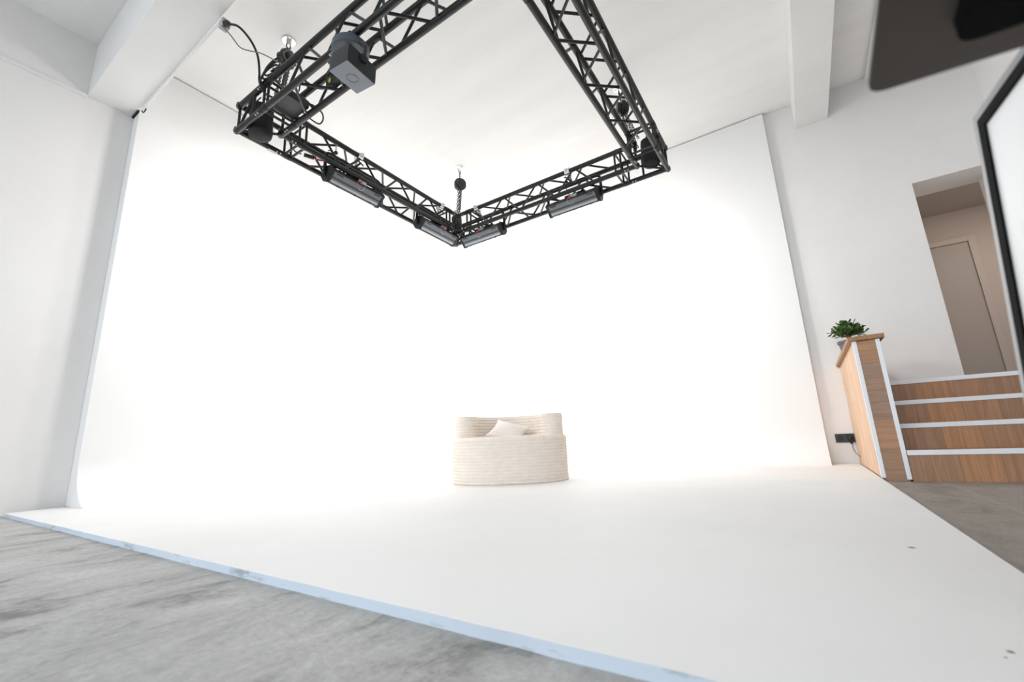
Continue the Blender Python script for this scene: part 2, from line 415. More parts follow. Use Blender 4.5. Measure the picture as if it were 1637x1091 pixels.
# ------------------------------------------------------------------ lighting truss
ZT, S = 2.966, 0.2376
TX0, TX1, TY0, TY1 = -3.545, -0.768, 1.429, 4.176
CR, BR = 0.0245, 0.0105
CORNER = 0.42
truss = thing('lighting_truss', 'square black lattice lighting truss hanging below the white ceiling', 'truss',
              ((TX0 + TX1) / 2, (TY0 + TY1) / 2, ZT))
def section(axis, outer, inner, a, b, phase, flip):
    """straight truss run: axis 0/1, outer and inner chord coordinate, from a to b"""
    def P(t, q, z): return Vector((t, q, z)) if axis == 0 else Vector((q, t, z))
    zz = (ZT, ZT + S)
    sec = bpy.data.objects.new('straight_section', None); COL.objects.link(sec); sec.parent = truss
    sec.empty_display_size = 0.05; WM[sec.name] = WM[truss.name]
    for t in (a + 0.03, b - 0.03):
        e = MB()
        for z in zz: e.tube([P(t, outer, z), P(t, inner, z)], BR, 8)
        for q in (outer, inner): e.tube([P(t, q, zz[0]), P(t, q, zz[1])], BR, 8)
        e.build('end_frame', 'black_metal', sec)
    for q in (outer, inner):
        for z in zz:
            c = MB(); c.tube([P(a, q, z), P(b, q, z)], CR, 16)
            for t in (a, b):
                sg = 1 if t == a else -1
                c.tube([P(t + sg * 0.001, q, z), P(t + sg * 0.018, q, z)], CR + 0.003, 16)
                c.tube([P(t + sg * 0.03, q, z), P(t + sg * 0.036, q, z)], CR + 0.0025, 16)
            c.build('chord', 'black_metal', sec)
    half = 0.2325
    def zig(p0, p1, ph):
        m = MB(); k = 0
        t = ph
        while t - half >= a + 0.03: t -= 2 * half
        while t < a + 0.035: t += half; k += 1
        while t + half <= b - 0.03:
            A, B = (p0, p1) if k % 2 == 0 else (p1, p0)
            m.tube([P(t + 0.012, *A), P(t + half - 0.012, *B)], BR, 8)
            t += half; k += 1
        m.build('lacing', 'black_metal', sec)
    zig((inner, zz[0]), (outer, zz[0]), phase)
    zig((inner, zz[1]), (outer, zz[1]), phase)
    zig((inner, zz[0]), (inner, zz[1]), phase + half * flip)
    zig((outer, zz[0]), (outer, zz[1]), phase + half * flip)
    return sec
xi0, xi1, yi0, yi1 = TX0 + S, TX1 - S, TY0 + S, TY1 - S
section(0, TY1, yi1, TX0 + CORNER, TX1 - CORNER, -2.02, 0.5)
section(0, TY0, yi0, TX0 + CORNER, TX1 - CORNER, -2.02, 0.55)
section(1, TX0, xi0, TY0 + CORNER, TY1 - CORNER, 2.25, 0.0)
section(1, TX1, xi1, TY0 + CORNER, TY1 - CORNER, 2.21, 0.55)
def corner(X, Y, sx, sy):
    """box corner: X, Y outer chord lines; sx, sy point into the square"""
    xi, yi = X + sx * S, Y + sy * S
    xe, ye = X + sx * CORNER, Y + sy * CORNER
    zz = (ZT, ZT + S)
    m = MB()
    m.tube([(X, Y, zz[0]), (X, Y, zz[1])], BR + 0.001, 8)
    m.tube([(X, Y + sy * 0.0, zz[0]), (xi, yi, zz[0])], BR, 8)
    m.tube([(X + sx * 0.0, Y, zz[0]), (xi, Y, zz[1])], BR, 8); m.tube([(X, Y, zz[0]), (X, yi, zz[1])], BR, 8)
    cn = m.build('corner_section', 'black_metal', truss)
    for (px, py) in ((xi, yi), (xi, Y), (X, yi)):
        MB().tube([(px, py, zz[0]), (px, py, zz[1])], BR + 0.001, 8).build('upright', 'black_metal', cn)
    t = xe - sx * 0.03; m = MB()
    for z in zz: m.tube([(t, Y, z), (t, yi, z)], BR, 8)
    for y in (Y, yi): m.tube([(t, y, zz[0]), (t, y, zz[1])], BR, 8)
    m.build('end_frame', 'black_metal', cn)
    t = ye - sy * 0.03; m = MB()
    for z in zz: m.tube([(X, t, z), (xi, t, z)], BR, 8)
    for x in (X, xi): m.tube([(x, t, zz[0]), (x, t, zz[1])], BR, 8)
    m.build('end_frame', 'black_metal', cn)
    for z in zz:
        for p, q in (((X, Y), (xe, Y)), ((X, Y), (X, ye)), ((xi, yi), (xe, yi)), ((xi, yi), (xi, ye))):
            # outer chords run right to the corner, a hair past it
            d = (Vector((*q, 0)) - Vector((*p, 0))).normalized()
            a = Vector((*p, z)) - d * 0.026
            c = MB(); c.tube([a, Vector((*q, z))], CR, 16)
            bq = Vector((*q, z))
            c.tube([bq - d * 0.018, bq - d * 0.001], CR + 0.003, 16); c.tube([bq - d * 0.036, bq - d * 0.030], CR + 0.0025, 16)
            c.build('chord', 'black_metal', cn)
            bo = MB()
            for k in (0.07, 0.10):
                mid = bq - d * k + Vector((0, 0, -CR * 0.2))
                side = Vector((-d.y, d.x, 0)) * (1 if (-d.y * (0 - mid.x) + d.x * (0 - mid.y)) > 0 else -1)
                nrm = (side + Vector((0, 0, -0.8))).normalized()
                bo.cyl(mid + nrm * (CR - 0.003), mid + nrm * (CR + 0.002), 0.006, 10)
            bo.build('bolt', 'chrome', cn)
corner(TX0, TY0, 1, 1); corner(TX0, TY1, 1, -1); corner(TX1, TY1, -1, -1); corner(TX1, TY0, -1, 1)
# pale type plate on the left run's outer chord
MB().box((TX0 - 0.016, 1.68, ZT - 0.028), (TX0 + 0.012, 1.755, ZT - 0.0238)).build('type_plate', 'off_white_label', truss, smooth=0)

# ------------------------------------------------------------------ panel lights (4)
def panel_light(label, loc, rz):
    L = 0.585
    t = thing('panel_light', label, 'light', loc, rz, 'panel lights along the two far truss runs')
    A, B = Vector((0, -0.052, 0.052)), Vector((0, 0.042, -0.036))
    prof = [(-0.052, 0.052), (0.042, -0.036), (0.088, -0.012), (0.118, 0.038), (0.095, 0.095), (0.045, 0.118), (-0.015, 0.100)]
    MB().prism(prof, 0, -L / 2, L / 2).build('housing', 'fixture_black', t, smooth=0, local=True)
    for sg in (-1, 1):
        big = [(0.03 + (y - 0.03) * 1.10, 0.04 + (z - 0.04) * 1.10) for y, z in prof]
        x = sg * L / 2
        e = MB().prism(big, 0, x, x + sg * 0.012).build('end_cap', 'fixture_black', t, smooth=0, local=True)
        MB().cyl((x + sg * 0.012, 0.06, 0.045), (x + sg * 0.034, 0.06, 0.045), 0.022, 18).build('pivot_knob', 'dark_metal', e, local=True)
        MB().cyl((x + sg * 0.034, 0.06, 0.045), (x + sg * 0.039, 0.06, 0.045), 0.006, 10).build('screw', 'chrome', e, local=True)
    # window: built flat in its own frame (x along, y across), then tilted
    tang = (B - A).normalized(); n = Vector((0, tang.z, -tang.y))
    M = Matrix(((1, 0, 0, 0), (0, tang.y, n.y, 0), (0, tang.z, n.z, 0), (0, 0, 0, 1)))
    M.translation = (A + B) / 2
    W = (B - A).length / 2
    g = MB().box((-L / 2 + 0.02, -W + 0.010, 0.0005), (L / 2 - 0.02, W - 0.010, 0.006)).build('lamp_window', 'lamp_window', t, smooth=0, local=True)
    g.matrix_local = M
    f = MB()
    f.box((-L / 2, -W, 0), (L / 2, -W + 0.010, 0.010), 0.002).box((-L / 2, W - 0.010, 0), (L / 2, W, 0.012), 0.002)
    f.box((-L / 2, -W + 0.010, 0), (-L / 2 + 0.016, W - 0.010, 0.010)).box((L / 2 - 0.016, -W + 0.010, 0), (L / 2, W - 0.010, 0.010))
    fr = f.build('window_frame', 'dark_metal', t, smooth=0, local=True); fr.matrix_local = M
    for sx in (-1, 1):
        v = MB().box((sx * 0.215 - 0.035, -W + 0.016, 0.0055), (sx * 0.215 + 0.035, -W + 0.026, 0.0075)).build('vent', 'fixture_black', t, smooth=0, local=True); v.matrix_local = M
    for k in (-0.19, 0.0, 0.19):
        v = MB().box((k - 0.006, W - 0.012, 0.010), (k + 0.006, W + 0.003, 0.016)).build('frame_clip', 'fixture_black', fr, smooth=0, local=True)
    # yoke
    hx = L / 2 + 0.024
    zt = 0.262
    yk = MB()
    yk.tube(spline([(-hx, 0.06, 0.035), (-hx, 0.055, 0.10), (-hx + 0.004, 0.045, zt - 0.03), (-hx + 0.03, 0.042, zt), (-hx + 0.1, 0.042, zt + 0.004)], 5)
            + spline([(hx - 0.1, 0.042, zt + 0.004), (hx - 0.03, 0.042, zt), (hx - 0.004, 0.045, zt - 0.03), (hx, 0.055, 0.10), (hx, 0.06, 0.035)], 5), 0.0150, 10)
    yk = yk.build('yoke', 'fixture_black', t, local=True)
    # driver box on the back of the housing, cable, clamp
    MB().box((-0.10, 0.02, 0.105), (0.14, 0.10, 0.150), 0.006).build('driver_box', 'fixture_black', t, smooth=0, local=True)
    c = MB(); cy, cz = -0.0245 if abs(rz) < 0.1 else -0.0245, 0.0
    dy = loc_dy; 
    c.tube([(-0.028, dy, 0.369), (0.028, dy, 0.369)], 0.036, 18)
    c.box((-0.020, dy + 0.030, 0.33), (0.020, dy + 0.062, 0.40), 0.004)
    c.tube([(0, dy + 0.055, 0.41), (0, dy + 0.055, 0.45)], 0.008, 8)
    c.tube([(0, dy + 0.02, 0.35), (0, 0.042, zt + 0.02)], 0.012, 10)
    c.tube([(-0.012, dy - 0.045, 0.375), (0.012, dy - 0.045, 0.375)], 0.012, 8)
    c = c.build('clamp', 'chrome', t, local=True)
    h = MB(); h.tube([(-0.035, dy - 0.02, 0.30), (0.035, dy - 0.02, 0.27)], 0.007, 8); h.tube([(0, dy - 0.02, 0.285), (0.0, 0.03, zt + 0.01)], 0.010, 8)
    h.build('tee_handle', 'black_rubber', c, local=True)
    # silver latch with a red knob above the window, hanging safety wire
    lt = MB().box((-0.015, -0.055, 0.060), (0.075, -0.025, 0.095), 0.004).build('latch', 'steel', t, smooth=0, local=True)
    MB().lathe((0.0, -0.055, 0.066), [(0.004, 0), (0.015, 0.002), (0.016, 0.010), (0.009, 0.016)], 14, (0, -1, -0.3)).build('release_knob', 'red_plastic', lt, local=True)
    sw = MB()
    sw.tube(spline([(-0.02, -0.055, 0.075), (-0.035, -0.060, 0.03), (-0.01, -0.050, -0.012), (0.03, -0.046, -0.005), (0.055, -0.055, 0.035), (0.05, -0.055, 0.07)], 6), 0.0022, 6)
    sw.build('safety_wire', 'steel', t, local=True)
    pc = MB(); pc.tube(spline([(-0.05, 0.06, 0.15), (-0.08, 0.03, 0.25), (-0.12, 0.045, 0.285), (-0.2, 0.05, 0.282), (-0.27, 0.03, 0.29), (-0.33, -0.01, 0.25)], 6), 0.005, 6)
    pc.build('power_lead', 'black_rubber', t, local=True)
    # the lamp itself: throws its light forward onto the curved wall
    d = bpy.data.lights.new('lamp', 'AREA'); d.shape = 'RECTANGLE'; d.size = 0.52; d.size_y = 0.09; d.energy = LAMP_POWER; d.color = (1.0, 0.98, 0.955); d.spread = PI
    lo = bpy.data.objects.new('lamp', d); COL.objects.link(lo); lo.parent = t
    lo.location = (0, 0.085, -0.045)
    lo.rotation_euler = Vector((0, 0.80, -0.60)).to_track_quat('-Z', 'Y').to_euler()
    return t
LZ = 2.835
loc_dy = yi1 - 4.005
panel_light('black panel light under the far right truss run, nearest the right truss corner', (-1.745, 4.005, LZ), 0)
panel_light('black panel light under the right truss run, beside the far corner chain hoist', (-2.992, 4.005, LZ), 0)
loc_dy = -(xi0 + 3.333)
panel_light('black panel light under the left truss run, near the left corner with the chain bag', (-3.333, 2.44, LZ), PI / 2)
panel_light('black panel light under the left truss run, end to end with the far corner', (-3.333, 3.622, LZ), PI / 2)

# ------------------------------------------------------------------ motorised square spotlight under the near run
sp = thing('spotlight', 'grey square spotlight head on a round base under the near truss run', 'spotlight', (-2.06, 1.45, 2.62))
cx, cy = -2.09, 1.44
MB().lathe((cx, cy, 2.845), [(0.02, 0), (0.110, 0.0), (0.116, 0.006), (0.116, 0.055), (0.110, 0.062), (0.02, 0.064)], 40).build('round_base', 'grey_disc', sp)
cl = MB(); cl.tube([(cx - 0.03, TY0, ZT), (cx + 0.03, TY0, ZT)], CR + 0.010, 16); cl.box((cx - 0.025, TY0 - 0.02, 2.905), (cx + 0.025, TY0 + 0.02, 2.95), 0.004)
cl.build('clamp', 'black_metal', sp)
Rs = Matrix.Rotation(math.radians(4), 3, 'Z') @ Matrix.Rotation(math.radians(3), 3, 'Y')
pv = (-1.97, 1.385, 2.63)
hx0, hx1, hy0, hy1, hz0, hz1 = -2.052, -1.888, 1.275, 1.490, 2.560, 2.682
hd = MB().box((hx0, hy0, hz0), (hx1, hy1, hz1), 0.014, Rs, pv).build('head', 'grey_plastic', sp)
fc = MB().box((hx0 + 0.004, hy0 + 0.004, hz0 - 0.004), (hx1 - 0.004, hy1 - 0.004, hz0 + 0.004), 0.002, Rs, pv).build('front_face', 'light_grey_face', hd, smooth=0)
m = MB(); ctr = Vector(pv) + Rs @ (Vector(((hx0 + hx1) / 2, (hy0 + hy1) / 2, hz0 - 0.0045)) - Vector(pv))
m.tube([ctr + Rs @ Vector((0.033 * math.cos(2 * PI * i / 36), 0.033 * math.sin(2 * PI * i / 36), 0)) for i in range(36)], 0.0012, 6, closed=True)
m.build('ring_mark', 'grey_plastic', hd)
yk = MB()
for x in (hx0 - 0.010, hx1 + 0.010):
    yk.tube([(x, 1.385, 2.63), (x, 1.395, 2.74), (x * 0.6 + cx * 0.4, 1.43, 2.848)], 0.012, 8)
yk.build('yoke', 'dark_metal', sp)
sc = MB(); sc.box((hx1 + 0.0, 1.365, 2.62), (hx1 + 0.024, 1.405, 2.66), 0.004); sc.box((hx0 - 0.024, 1.365, 2.62), (hx0, 1.405, 2.66), 0.004); sc.build('tilt_pivot', 'dark_metal', sp, smooth=0)
ld = MB(); ld.tube(spline([(cx - 0.05, cy - 0.05, 2.87), (-2.22, 1.40, 2.93), (-2.30, 1.43, 3.01), (-2.42, 1.50, 3.02)], 6), 0.0045, 6)
ld.tube(spline([(cx + 0.02, cy, 2.85), (-2.03, 1.40, 2.79), (-1.99, 1.42, 2.75), (-2.0, 1.44, 2.71)], 6), 0.004, 6)
ld.build('power_lead', 'black_rubber', sp)
MB().tube(spline([(-2.035, 1.285, 2.70), (-2.05, 1.270, 2.68), (-2.03, 1.272, 2.66), (-2.01, 1.282, 2.67)], 5), 0.003, 6).build('safety_eye', 'chrome', sp)

# ------------------------------------------------------------------ chain hoists
def chain_strand(mb, a, b, pitch=0.030, r=0.0042):
    a, b = Vector(a), Vector(b); ax = (b - a); n = max(2, int(ax.length / pitch)); ax.normalize()
    s1 = ax.orthogonal().normalized(); s2 = ax.cross(s1)
    for i in range(n + 1):
        mb.link(a + (b - a) * (i / n), ax, s1 if i % 2 else s2, pitch * 0.68, pitch * 0.36, r, 5)
def chain_hoist(label, plate, body, foot, axis):
    t = thing('chain_hoist', label, 'hoist', foot, 0, 'manual chain hoists above the truss corners')
    px, py = plate
    m = MB(); m.lathe((px, py, ZC - 0.012), [(0.055, 0.012), (0.055, 0.0), (0.015, 0.0)], 28)
    for k in (-1, 1): m.cyl((px + k * 0.034, py, ZC - 0.022), (px + k * 0.034, py, ZC - 0.010), 0.008, 8)
    m.box((px - 0.006, py - 0.022, ZC - 0.05), (px + 0.006, py + 0.022, ZC - 0.008), 0.002)
    pl = m.build('ceiling_plate', 'chrome', t)
    bz = body[2]
    h = MB(); h.link((px, py, ZC - 0.065), Vector((0, 0, 1)), Vector((0, 1, 0)), 0.030, 0.018, 0.006, 8)
    h.tube([(px, py, ZC - 0.09), (body[0], body[1], bz + 0.06)], 0.008, 10)
    h.build('hook', 'dark_metal', t)
    u = Vector(axis).normalized()
    c = Vector(body)
    m = MB()
    m.lathe(c - u * 0.062, [(0.03, 0), (0.058, 0.003), (0.062, 0.010), (0.062, 0.036), (0.050, 0.040), (0.050, 0.046), (0.080, 0.049), (0.083, 0.055), (0.083, 0.084), (0.074, 0.088), (0.074, 0.094), (0.063, 0.098), (0.062, 0.120), (0.052, 0.124), (0.02, 0.125)], 30, u)
    bd = m.build('hoist_body', 'black_metal', t)
    ch = MB(); v = u.cross(Vector((0, 0, 1)))
    f = Vector(foot)
    for k, o2, drop in ((-0.016, 0.012, 0.0), (0.016, 0.010, 0.0), (-0.002, -0.014, 0.05), (0.034, 0.0, 0.12)):
        a = c + u * k + v * o2 + Vector((0, 0, -0.07)); e = f + u * k * 1.3 + v * o2 * 1.5 + Vector((0, 0, drop))
        chain_strand(ch, a, e)
    ch.build('chain', 'chain_dark', t)
    lk = MB(); lk.tube([f + Vector((0, 0, 0.03)), f + Vector((0, 0, -0.03))], 0.020, 12); lk.link(f + Vector((0, 0, -0.055)), Vector((0, 0, 1)), v, 0.035, 0.022, 0.007, 8)
    lk.build('bottom_hook', 'dark_metal', t)
    return t
ccx, ccy = TX0 + S / 2, TY0 + S / 2
chain_hoist('black chain hoist hanging from the ceiling above the far corner', (-3.397, 4.105), (-3.39, 4.095, 3.765), (-3.41, 4.075, 3.27), (0.85, -0.35, 0))
chain_hoist('black chain hoist behind the near left truss run, below a round silver ceiling plate', (-3.408, 1.707), (-3.385, 1.69, 3.80), (-3.25, 1.585, 3.23), (0.9, 0.5, 0))
chain_hoist('black chain hoist seen through the right truss run', (-1.13, 4.06), (-1.115, 4.055, 3.77), (-1.03, 4.05, 3.25), (0.8, 0.5, 0))

def chain_bag(label, x, y, z0, z1, r):
    b = MB(); rings = []; n = 28
    prof = [(0.25, 0.0), (0.7, 0.004), (0.93, 0.02), (1.0, 0.055), (1.0, 0.12)] 
    hh = z1 - z0
    P = [(a * r, z0 + h) for a, h in prof] + [(r * 0.97, z0 + hh * 0.72), (r * 1.0, z0 + hh * 0.9), (r * 0.96, z1), (r * 0.86, z1), (r * 0.84, z1 - 0.05)]
    for k, (rr, z) in enumerate(P):
        ring = []
        for i in range(n):
            a = 2 * PI * i / n
            q = rr * (1 + 0.025 * math.sin(5 * a + k * 0.9) + 0.015 * math.sin(9 * a - k))
            ring.append(b.bm.verts.new((x + q * math.cos(a), y + q * math.sin(a), z)))
        rings.append(ring)
    b.skin(rings)
    t = thing('chain_bag', label, 'bag', (x, y, z0), 0, 'black fabric chain bags in the truss corners')
    b.build('fabric_drum', 'black_fabric', t, smooth=60)
    s = MB()
    for a in (0.4, 2.5, 4.6):
        s.tube([(x + r * 0.9 * math.cos(a), y + r * 0.9 * math.sin(a), z1 - 0.02), (x + 0.02 * math.cos(a), y + 0.02 * math.sin(a), z1 + 0.10)], 0.006, 6)
    s.build('strap', 'black_rubber', t)
    return t
chain_bag('wide black fabric chain bag bulging below the left truss corner', ccx + 0.01, ccy - 0.004, 2.905, 3.19, 0.090)
chain_bag('slim black chain bag inside the far truss corner between the lights', TX0 + S / 2, TY1 - S / 2, 3.01, 3.27, 0.066)
chain_bag('black chain bag inside the right truss corner', TX1 - S / 2, TY1 - S / 2, 2.985, 3.26, 0.088)

# ------------------------------------------------------------------ power gear and cables at the left corner
pb = thing('power_distribution_box', 'flat grey power box with plugs lying in the left truss corner', 'power box', (-2.99, 1.548, 2.992))
MB().box((-3.11, 1.452, 2.992), (-2.885, 1.644, 3.055), 0.006).build('case', 'grey_plastic', pb, smooth=0)
for i, (x, y, mtl) in enumerate(((-3.035, 1.585, 'red_plastic'), (-3.01, 1.625, 'red_plastic'), (-2.96, 1.635, 'blue_plastic'), (-2.95, 1.58, 'black_rubber'), (-3.06, 1.54, 'black_rubber'), (-2.98, 1.50, 'black_rubber'))):
    p = MB(); p.lathe((x, y, 3.055), [(0.016, 0), (0.019, 0.012), (0.019, 0.04), (0.012, 0.052), (0.008, 0.075)], 14)
    tag(p.build('power_plug', mtl, pb), {'red_plastic': 'red plug', 'blue_plastic': 'blue plug'}.get(mtl))
def cable(name, pts, r, m, label, cat='cable', group=None, n=8):
    return tag(MB().tube(spline(pts, n), r, 8).build(name, m), label, cat, group)
cable('coiled_cable', [(-3.10 + 0.075 * math.cos(a) + 0.004 * a, 1.415 + 0.045 * math.sin(a * 1.0), 3.235 + 0.055 * math.sin(a + 0.6) + 0.003 * a) for a in [k * 0.7 for k in range(32)]], 0.0075, 'black_rubber',
      'black cable coiled over the upper outer tube at the left truss corner', n=4)
cable('power_cable', [(-3.035, 1.085, 3.395), (-3.00, 1.14, 3.395), (-3.02, 1.235, 3.37), (-3.06, 1.31, 3.32), (-3.12, 1.36, 3.25), (-3.16, 1.385, 3.20), (-3.15, 1.42, 3.12), (-3.10, 1.48, 3.08)], 0.008, 'black_rubber',
      'thick black cable drooping from the socket on the beam to the truss')
cable('thin_cable', [(-3.10, 1.07, 3.405), (-3.08, 1.12, 3.36), (-3.10, 1.20, 3.33), (-3.06, 1.25, 3.315), (-3.00, 1.30, 3.30), (-2.95, 1.36, 3.27), (-2.90, 1.42, 3.23)], 0.0042, 'grey_cable',
      'thin grey cable sagging beside the thick black cable from the beam')
cable('looped_cable', [(-2.95, 1.60, 3.06), (-2.86, 1.66, 3.02), (-2.80, 1.70, 2.95), (-2.79, 1.71, 2.89), (-2.82, 1.705, 2.86), (-2.88, 1.70, 2.90), (-2.95, 1.675, 2.97), (-3.0, 1.64, 3.03)], 0.006, 'black_rubber',
      'black cable loop hanging below the near truss run beside the power box')
cable('patch_cable', [(-2.88, 1.55, 3.08), (-2.78, 1.52, 3.10), (-2.68, 1.58, 3.02), (-2.60, 1.60, 3.0), (-2.52, 1.55, 3.03), (-2.40, 1.52, 3.02)], 0.005, 'black_rubber',
      'black cable lying inside the near truss run between power box and spotlight')
cable('hoist_cable', [(-3.32, 1.66, 3.78), (-3.22, 1.62, 3.74), (-3.10, 1.52, 3.55), (-2.95, 1.46, 3.36), (-2.86, 1.45, 3.235)], 0.005, 'black_rubber',
      'thin black wire arching from the left chain hoist to the truss')
dv = thing('inline_adapter', 'small black adapter with a yellow tag inside the near truss run', 'adapter', (-2.50, 1.61, 2.992))
MB().box((-2.58, 1.585, 2.990), (-2.40, 1.645, 3.025), 0.008).build('case', 'black_rubber', dv, smooth=0)
MB().box((-2.545, 1.582, 2.994), (-2.52, 1.648, 3.027)).build('tag', 'yellow_plastic', dv, smooth=0)
# red plugged lead under the left run
rc = thing('cable_connector', 'black connector with a red strap inside the left truss run', 'connector', (-3.40, 1.98, 2.97))
MB().tube([(-3.43, 1.94, 2.985), (-3.40, 2.02, 2.985)], 0.018, 12).build('plug', 'black_rubber', rc)
MB().tube(spline([(-3.40, 2.02, 2.985), (-3.385, 2.06, 2.98), (-3.37, 2.09, 2.985), (-3.36, 2.11, 2.99)], 5), 0.008, 8).build('strap', 'red_plastic', rc)
MB().tube(spline([(-3.44, 1.92, 2.985), (-3.46, 1.87, 2.995), (-3.43, 1.80, 3.03), (-3.37, 1.74, 3.10)], 6), 0.006, 8).build('lead', 'black_rubber', rc)
# small balls hanging from the upper chords
def pull(label, x, y):
    t = thing('hanging_ball', label, 'pull cord', (x, y, 3.09))
    MB().lathe((x, y, 3.075), [(0.003, 0), (0.014, 0.004), (0.019, 0.016), (0.014, 0.029), (0.004, 0.034)], 16).build('ball', 'black_rubber', t)
    c = MB(); chain_strand(c, (x, y, 3.11), (x, y, 3.18), 0.02, 0.003); c.build('chain', 'steel', t)
pull('small black ball dangling from the left truss run', xi0, 2.177)
pull('small black ball dangling from the far right truss run', -1.771, yi1)

# cable tray along the beam, socket box at its end
tr = thing('cable_tray', 'slim white cable tray along the left ceiling beam with a grey socket at its end', 'cable tray', (-3.9, 1.063, 3.47))
MB().box((-4.62, 1.064, 3.470), (-3.12, 1.080, 3.491), 0.003).build('channel', 'tray_white', tr, smooth=0)
MB().box((-3.14, 1.062, 3.405), (-3.08, 1.115, 3.470), 0.004).build('socket', 'socket_grey', tr, smooth=0)
pg = MB(); pg.tube([(-3.085, 1.085, 3.425), (-3.055, 1.085, 3.41), (-3.03, 1.087, 3.393)], [0.024, 0.022, 0.010], 14)
tag(pg.build('power_plug', 'black_rubber', None), 'black plug in the grey socket at the end of the cable tray', 'plug')
MB().tube(spline([(XC + 0.05, 1.066, 3.470), (-4.64, 1.08, 3.455), (-4.60, 1.085, 3.470), (-4.58, 1.078, 3.475)], 5), 0.005, 6).build('end_wire', 'black_rubber', tr)
struct(MB().box((XW + 0.003, 1.050, 3.474), (XC - 0.002, 1.0655, 3.4915)).build('gap_shade_strip', 'gap_black', smooth=0))  # black strip standing in for the shade in the gap above the cyclorama end

# ------------------------------------------------------------------ rope armchair and pillow on the platform
def outline_super(a, b, p, n=160):
    out = []
    for i in range(n):
        t = 2 * PI * i / n; c, s = math.cos(t), math.sin(t)
        out.append((a * math.copysign(abs(c) ** (2 / p), c), b * math.copysign(abs(s) ** (2 / p), s)))
    return out
def normals(o):
    n = len(o); r = []
    for i in range(n):
        d = Vector((o[(i + 1) % n][0] - o[i - 1][0], o[(i + 1) % n][1] - o[i - 1][1]))
        if d.length < 1e-9: d = Vector((1, 0))
        d.normalize(); r.append((d.y, -d.x))
    return r
def ribbed(b, out, layers):
    """layers = [(offset, z)...] stacked offsets of one outline"""
    nr = normals(out); rings = []
    for off, z in layers: rings.append([b.bm.verts.new((x + nx * off, y + ny * off, z)) for (x, y), (nx, ny) in zip(out, nr)])
    return rings
def rib_layers(z0, z1, pitch, depth, top=True):
    n = round((z1 - z0) / pitch); p = (z1 - z0) / n; L = []
    for k in range(n):
        for j in range(6):
            t = j / 6
            L.append((-depth + depth * math.sqrt(max(0, math.sin(PI * t))), z0 + p * (k + t)))
    L.append((-depth, z1)); return L
chair = thing('rope_armchair', 'cream coiled wool rope armchair standing on the white platform', 'armchair', (-2.300, 3.425, HP), 0.55)
SW, SD = 0.518, 0.405
o1 = outline_super(SW, SD, 2.3)
b = MB(); R1 = ribbed(b, o1, rib_layers(0.0, 0.372, 0.0265, 0.0075))
inner = [(-0.008, 0.380), (-0.018, 0.385), (-0.05, 0.386), (-0.08, 0.382), (-0.10, 0.365), (-0.105, 0.32)]
R1 += ribbed(b, o1, inner)
b.skin(R1); b.build('base', 'wool', chair, smooth=0, local=True).data.shade_smooth()
# U-shaped back with rounded arm ends
cl = []
nA = 40
for i in range(nA + 1):
    t = PI * i / nA
    c, s = math.cos(t), math.sin(t)
    cl.append((0.390 * math.copysign(abs(c) ** (2 / 1.75), c), -0.02 + 0.305 * abs(s) ** (2 / 1.75)))
th = 0.105
def offs(pts, d):
    r = []
    for i, p in enumerate(pts):
        a = pts[max(0, i - 1)]; c = pts[min(len(pts) - 1, i + 1)]
        t = Vector((c[0] - a[0], c[1] - a[1])).normalized(); r.append((p[0] + t.y * d, p[1] - t.x * d))
    return r
out = offs(cl, th); inn = offs(cl, -th)
endA = [(cl[-1][0] + th * math.cos(a), cl[-1][1] + th * math.sin(a)) for a in [PI + PI * k / 12 for k in range(1, 12)]]
endB = [(cl[0][0] + th * math.cos(a), cl[0][1] + th * math.sin(a)) for a in [PI + PI * k / 12 for k in range(1, 12)]]
poly = out + endA + inn[::-1] + endB
dense = []
for i in range(len(poly)):
    p, q = Vector(poly[i]), Vector(poly[(i + 1) % len(poly)])
    k = max(1, int((q - p).length / 0.03))
    for j in range(k): dense.append(tuple(p + (q - p) * (j / k)))
nrm = normals(dense)
# orientation: make offsets point outward
ar = sum(dense[i][0] * dense[(i + 1) % len(dense)][1] - dense[(i + 1) % len(dense)][0] * dense[i][1] for i in range(len(dense)))
if ar < 0: dense = dense[::-1]
b = MB(); R2 = ribbed(b, dense, rib_layers(0.380, 0.565, 0.0265, 0.0075) + [(-0.004, 0.572), (-0.016, 0.579), (-0.024, 0.574), (-0.034, 0.582), (-0.046, 0.577), (-0.056, 0.583), (-0.068, 0.577), (-0.078, 0.580)])
b.skin(R2); b.build('backrest', 'wool', chair, smooth=0, local=True).data.shade_smooth()
# pillow
def pillow():
    b = MB(); n = 26; W, H, T = 0.172, 0.125, 0.060; top, bot = [], []
    def P(u, v, sgn):
        pin = 1 - 0.20 * (1 - u * u); pin2 = 1 - 0.16 * (1 - v * v)
        th = T * (max(0, 1 - u ** 2) ** 0.55) * (max(0, 1 - v ** 2) ** 0.55) 
        rib = 0.0050 * math.cos(v * 28) * (1 - u ** 4) * (1 - v ** 4)
        return Vector((W * u * pin2, H * v * pin, sgn * (th + rib)))
    g = {}
    for sgn in (1, -1):
        for i in range(n + 1):
            for j in range(n + 1):
                u, v = math.sin(PI / 2 * (2 * i / n - 1)), math.sin(PI / 2 * (2 * j / n - 1))
                edge = i in (0, n) or j in (0, n)
                if edge and sgn == -1: g[(i, j, -1)] = g[(i, j, 1)]
                else: g[(i, j, sgn)] = b.bm.verts.new(P(u, v, sgn))
        for i in range(n):
            for j in range(n): b.bm.faces.new((g[(i, j, sgn)], g[(i + 1, j, sgn)], g[(i + 1, j + 1, sgn)], g[(i, j + 1, sgn)]))
    o = b.build('pillow', 'pillow_wool', smooth=0); o.data.shade_smooth()
    return tag(o, 'small cream ribbed pillow leaning inside the coiled rope armchair', 'pillow')
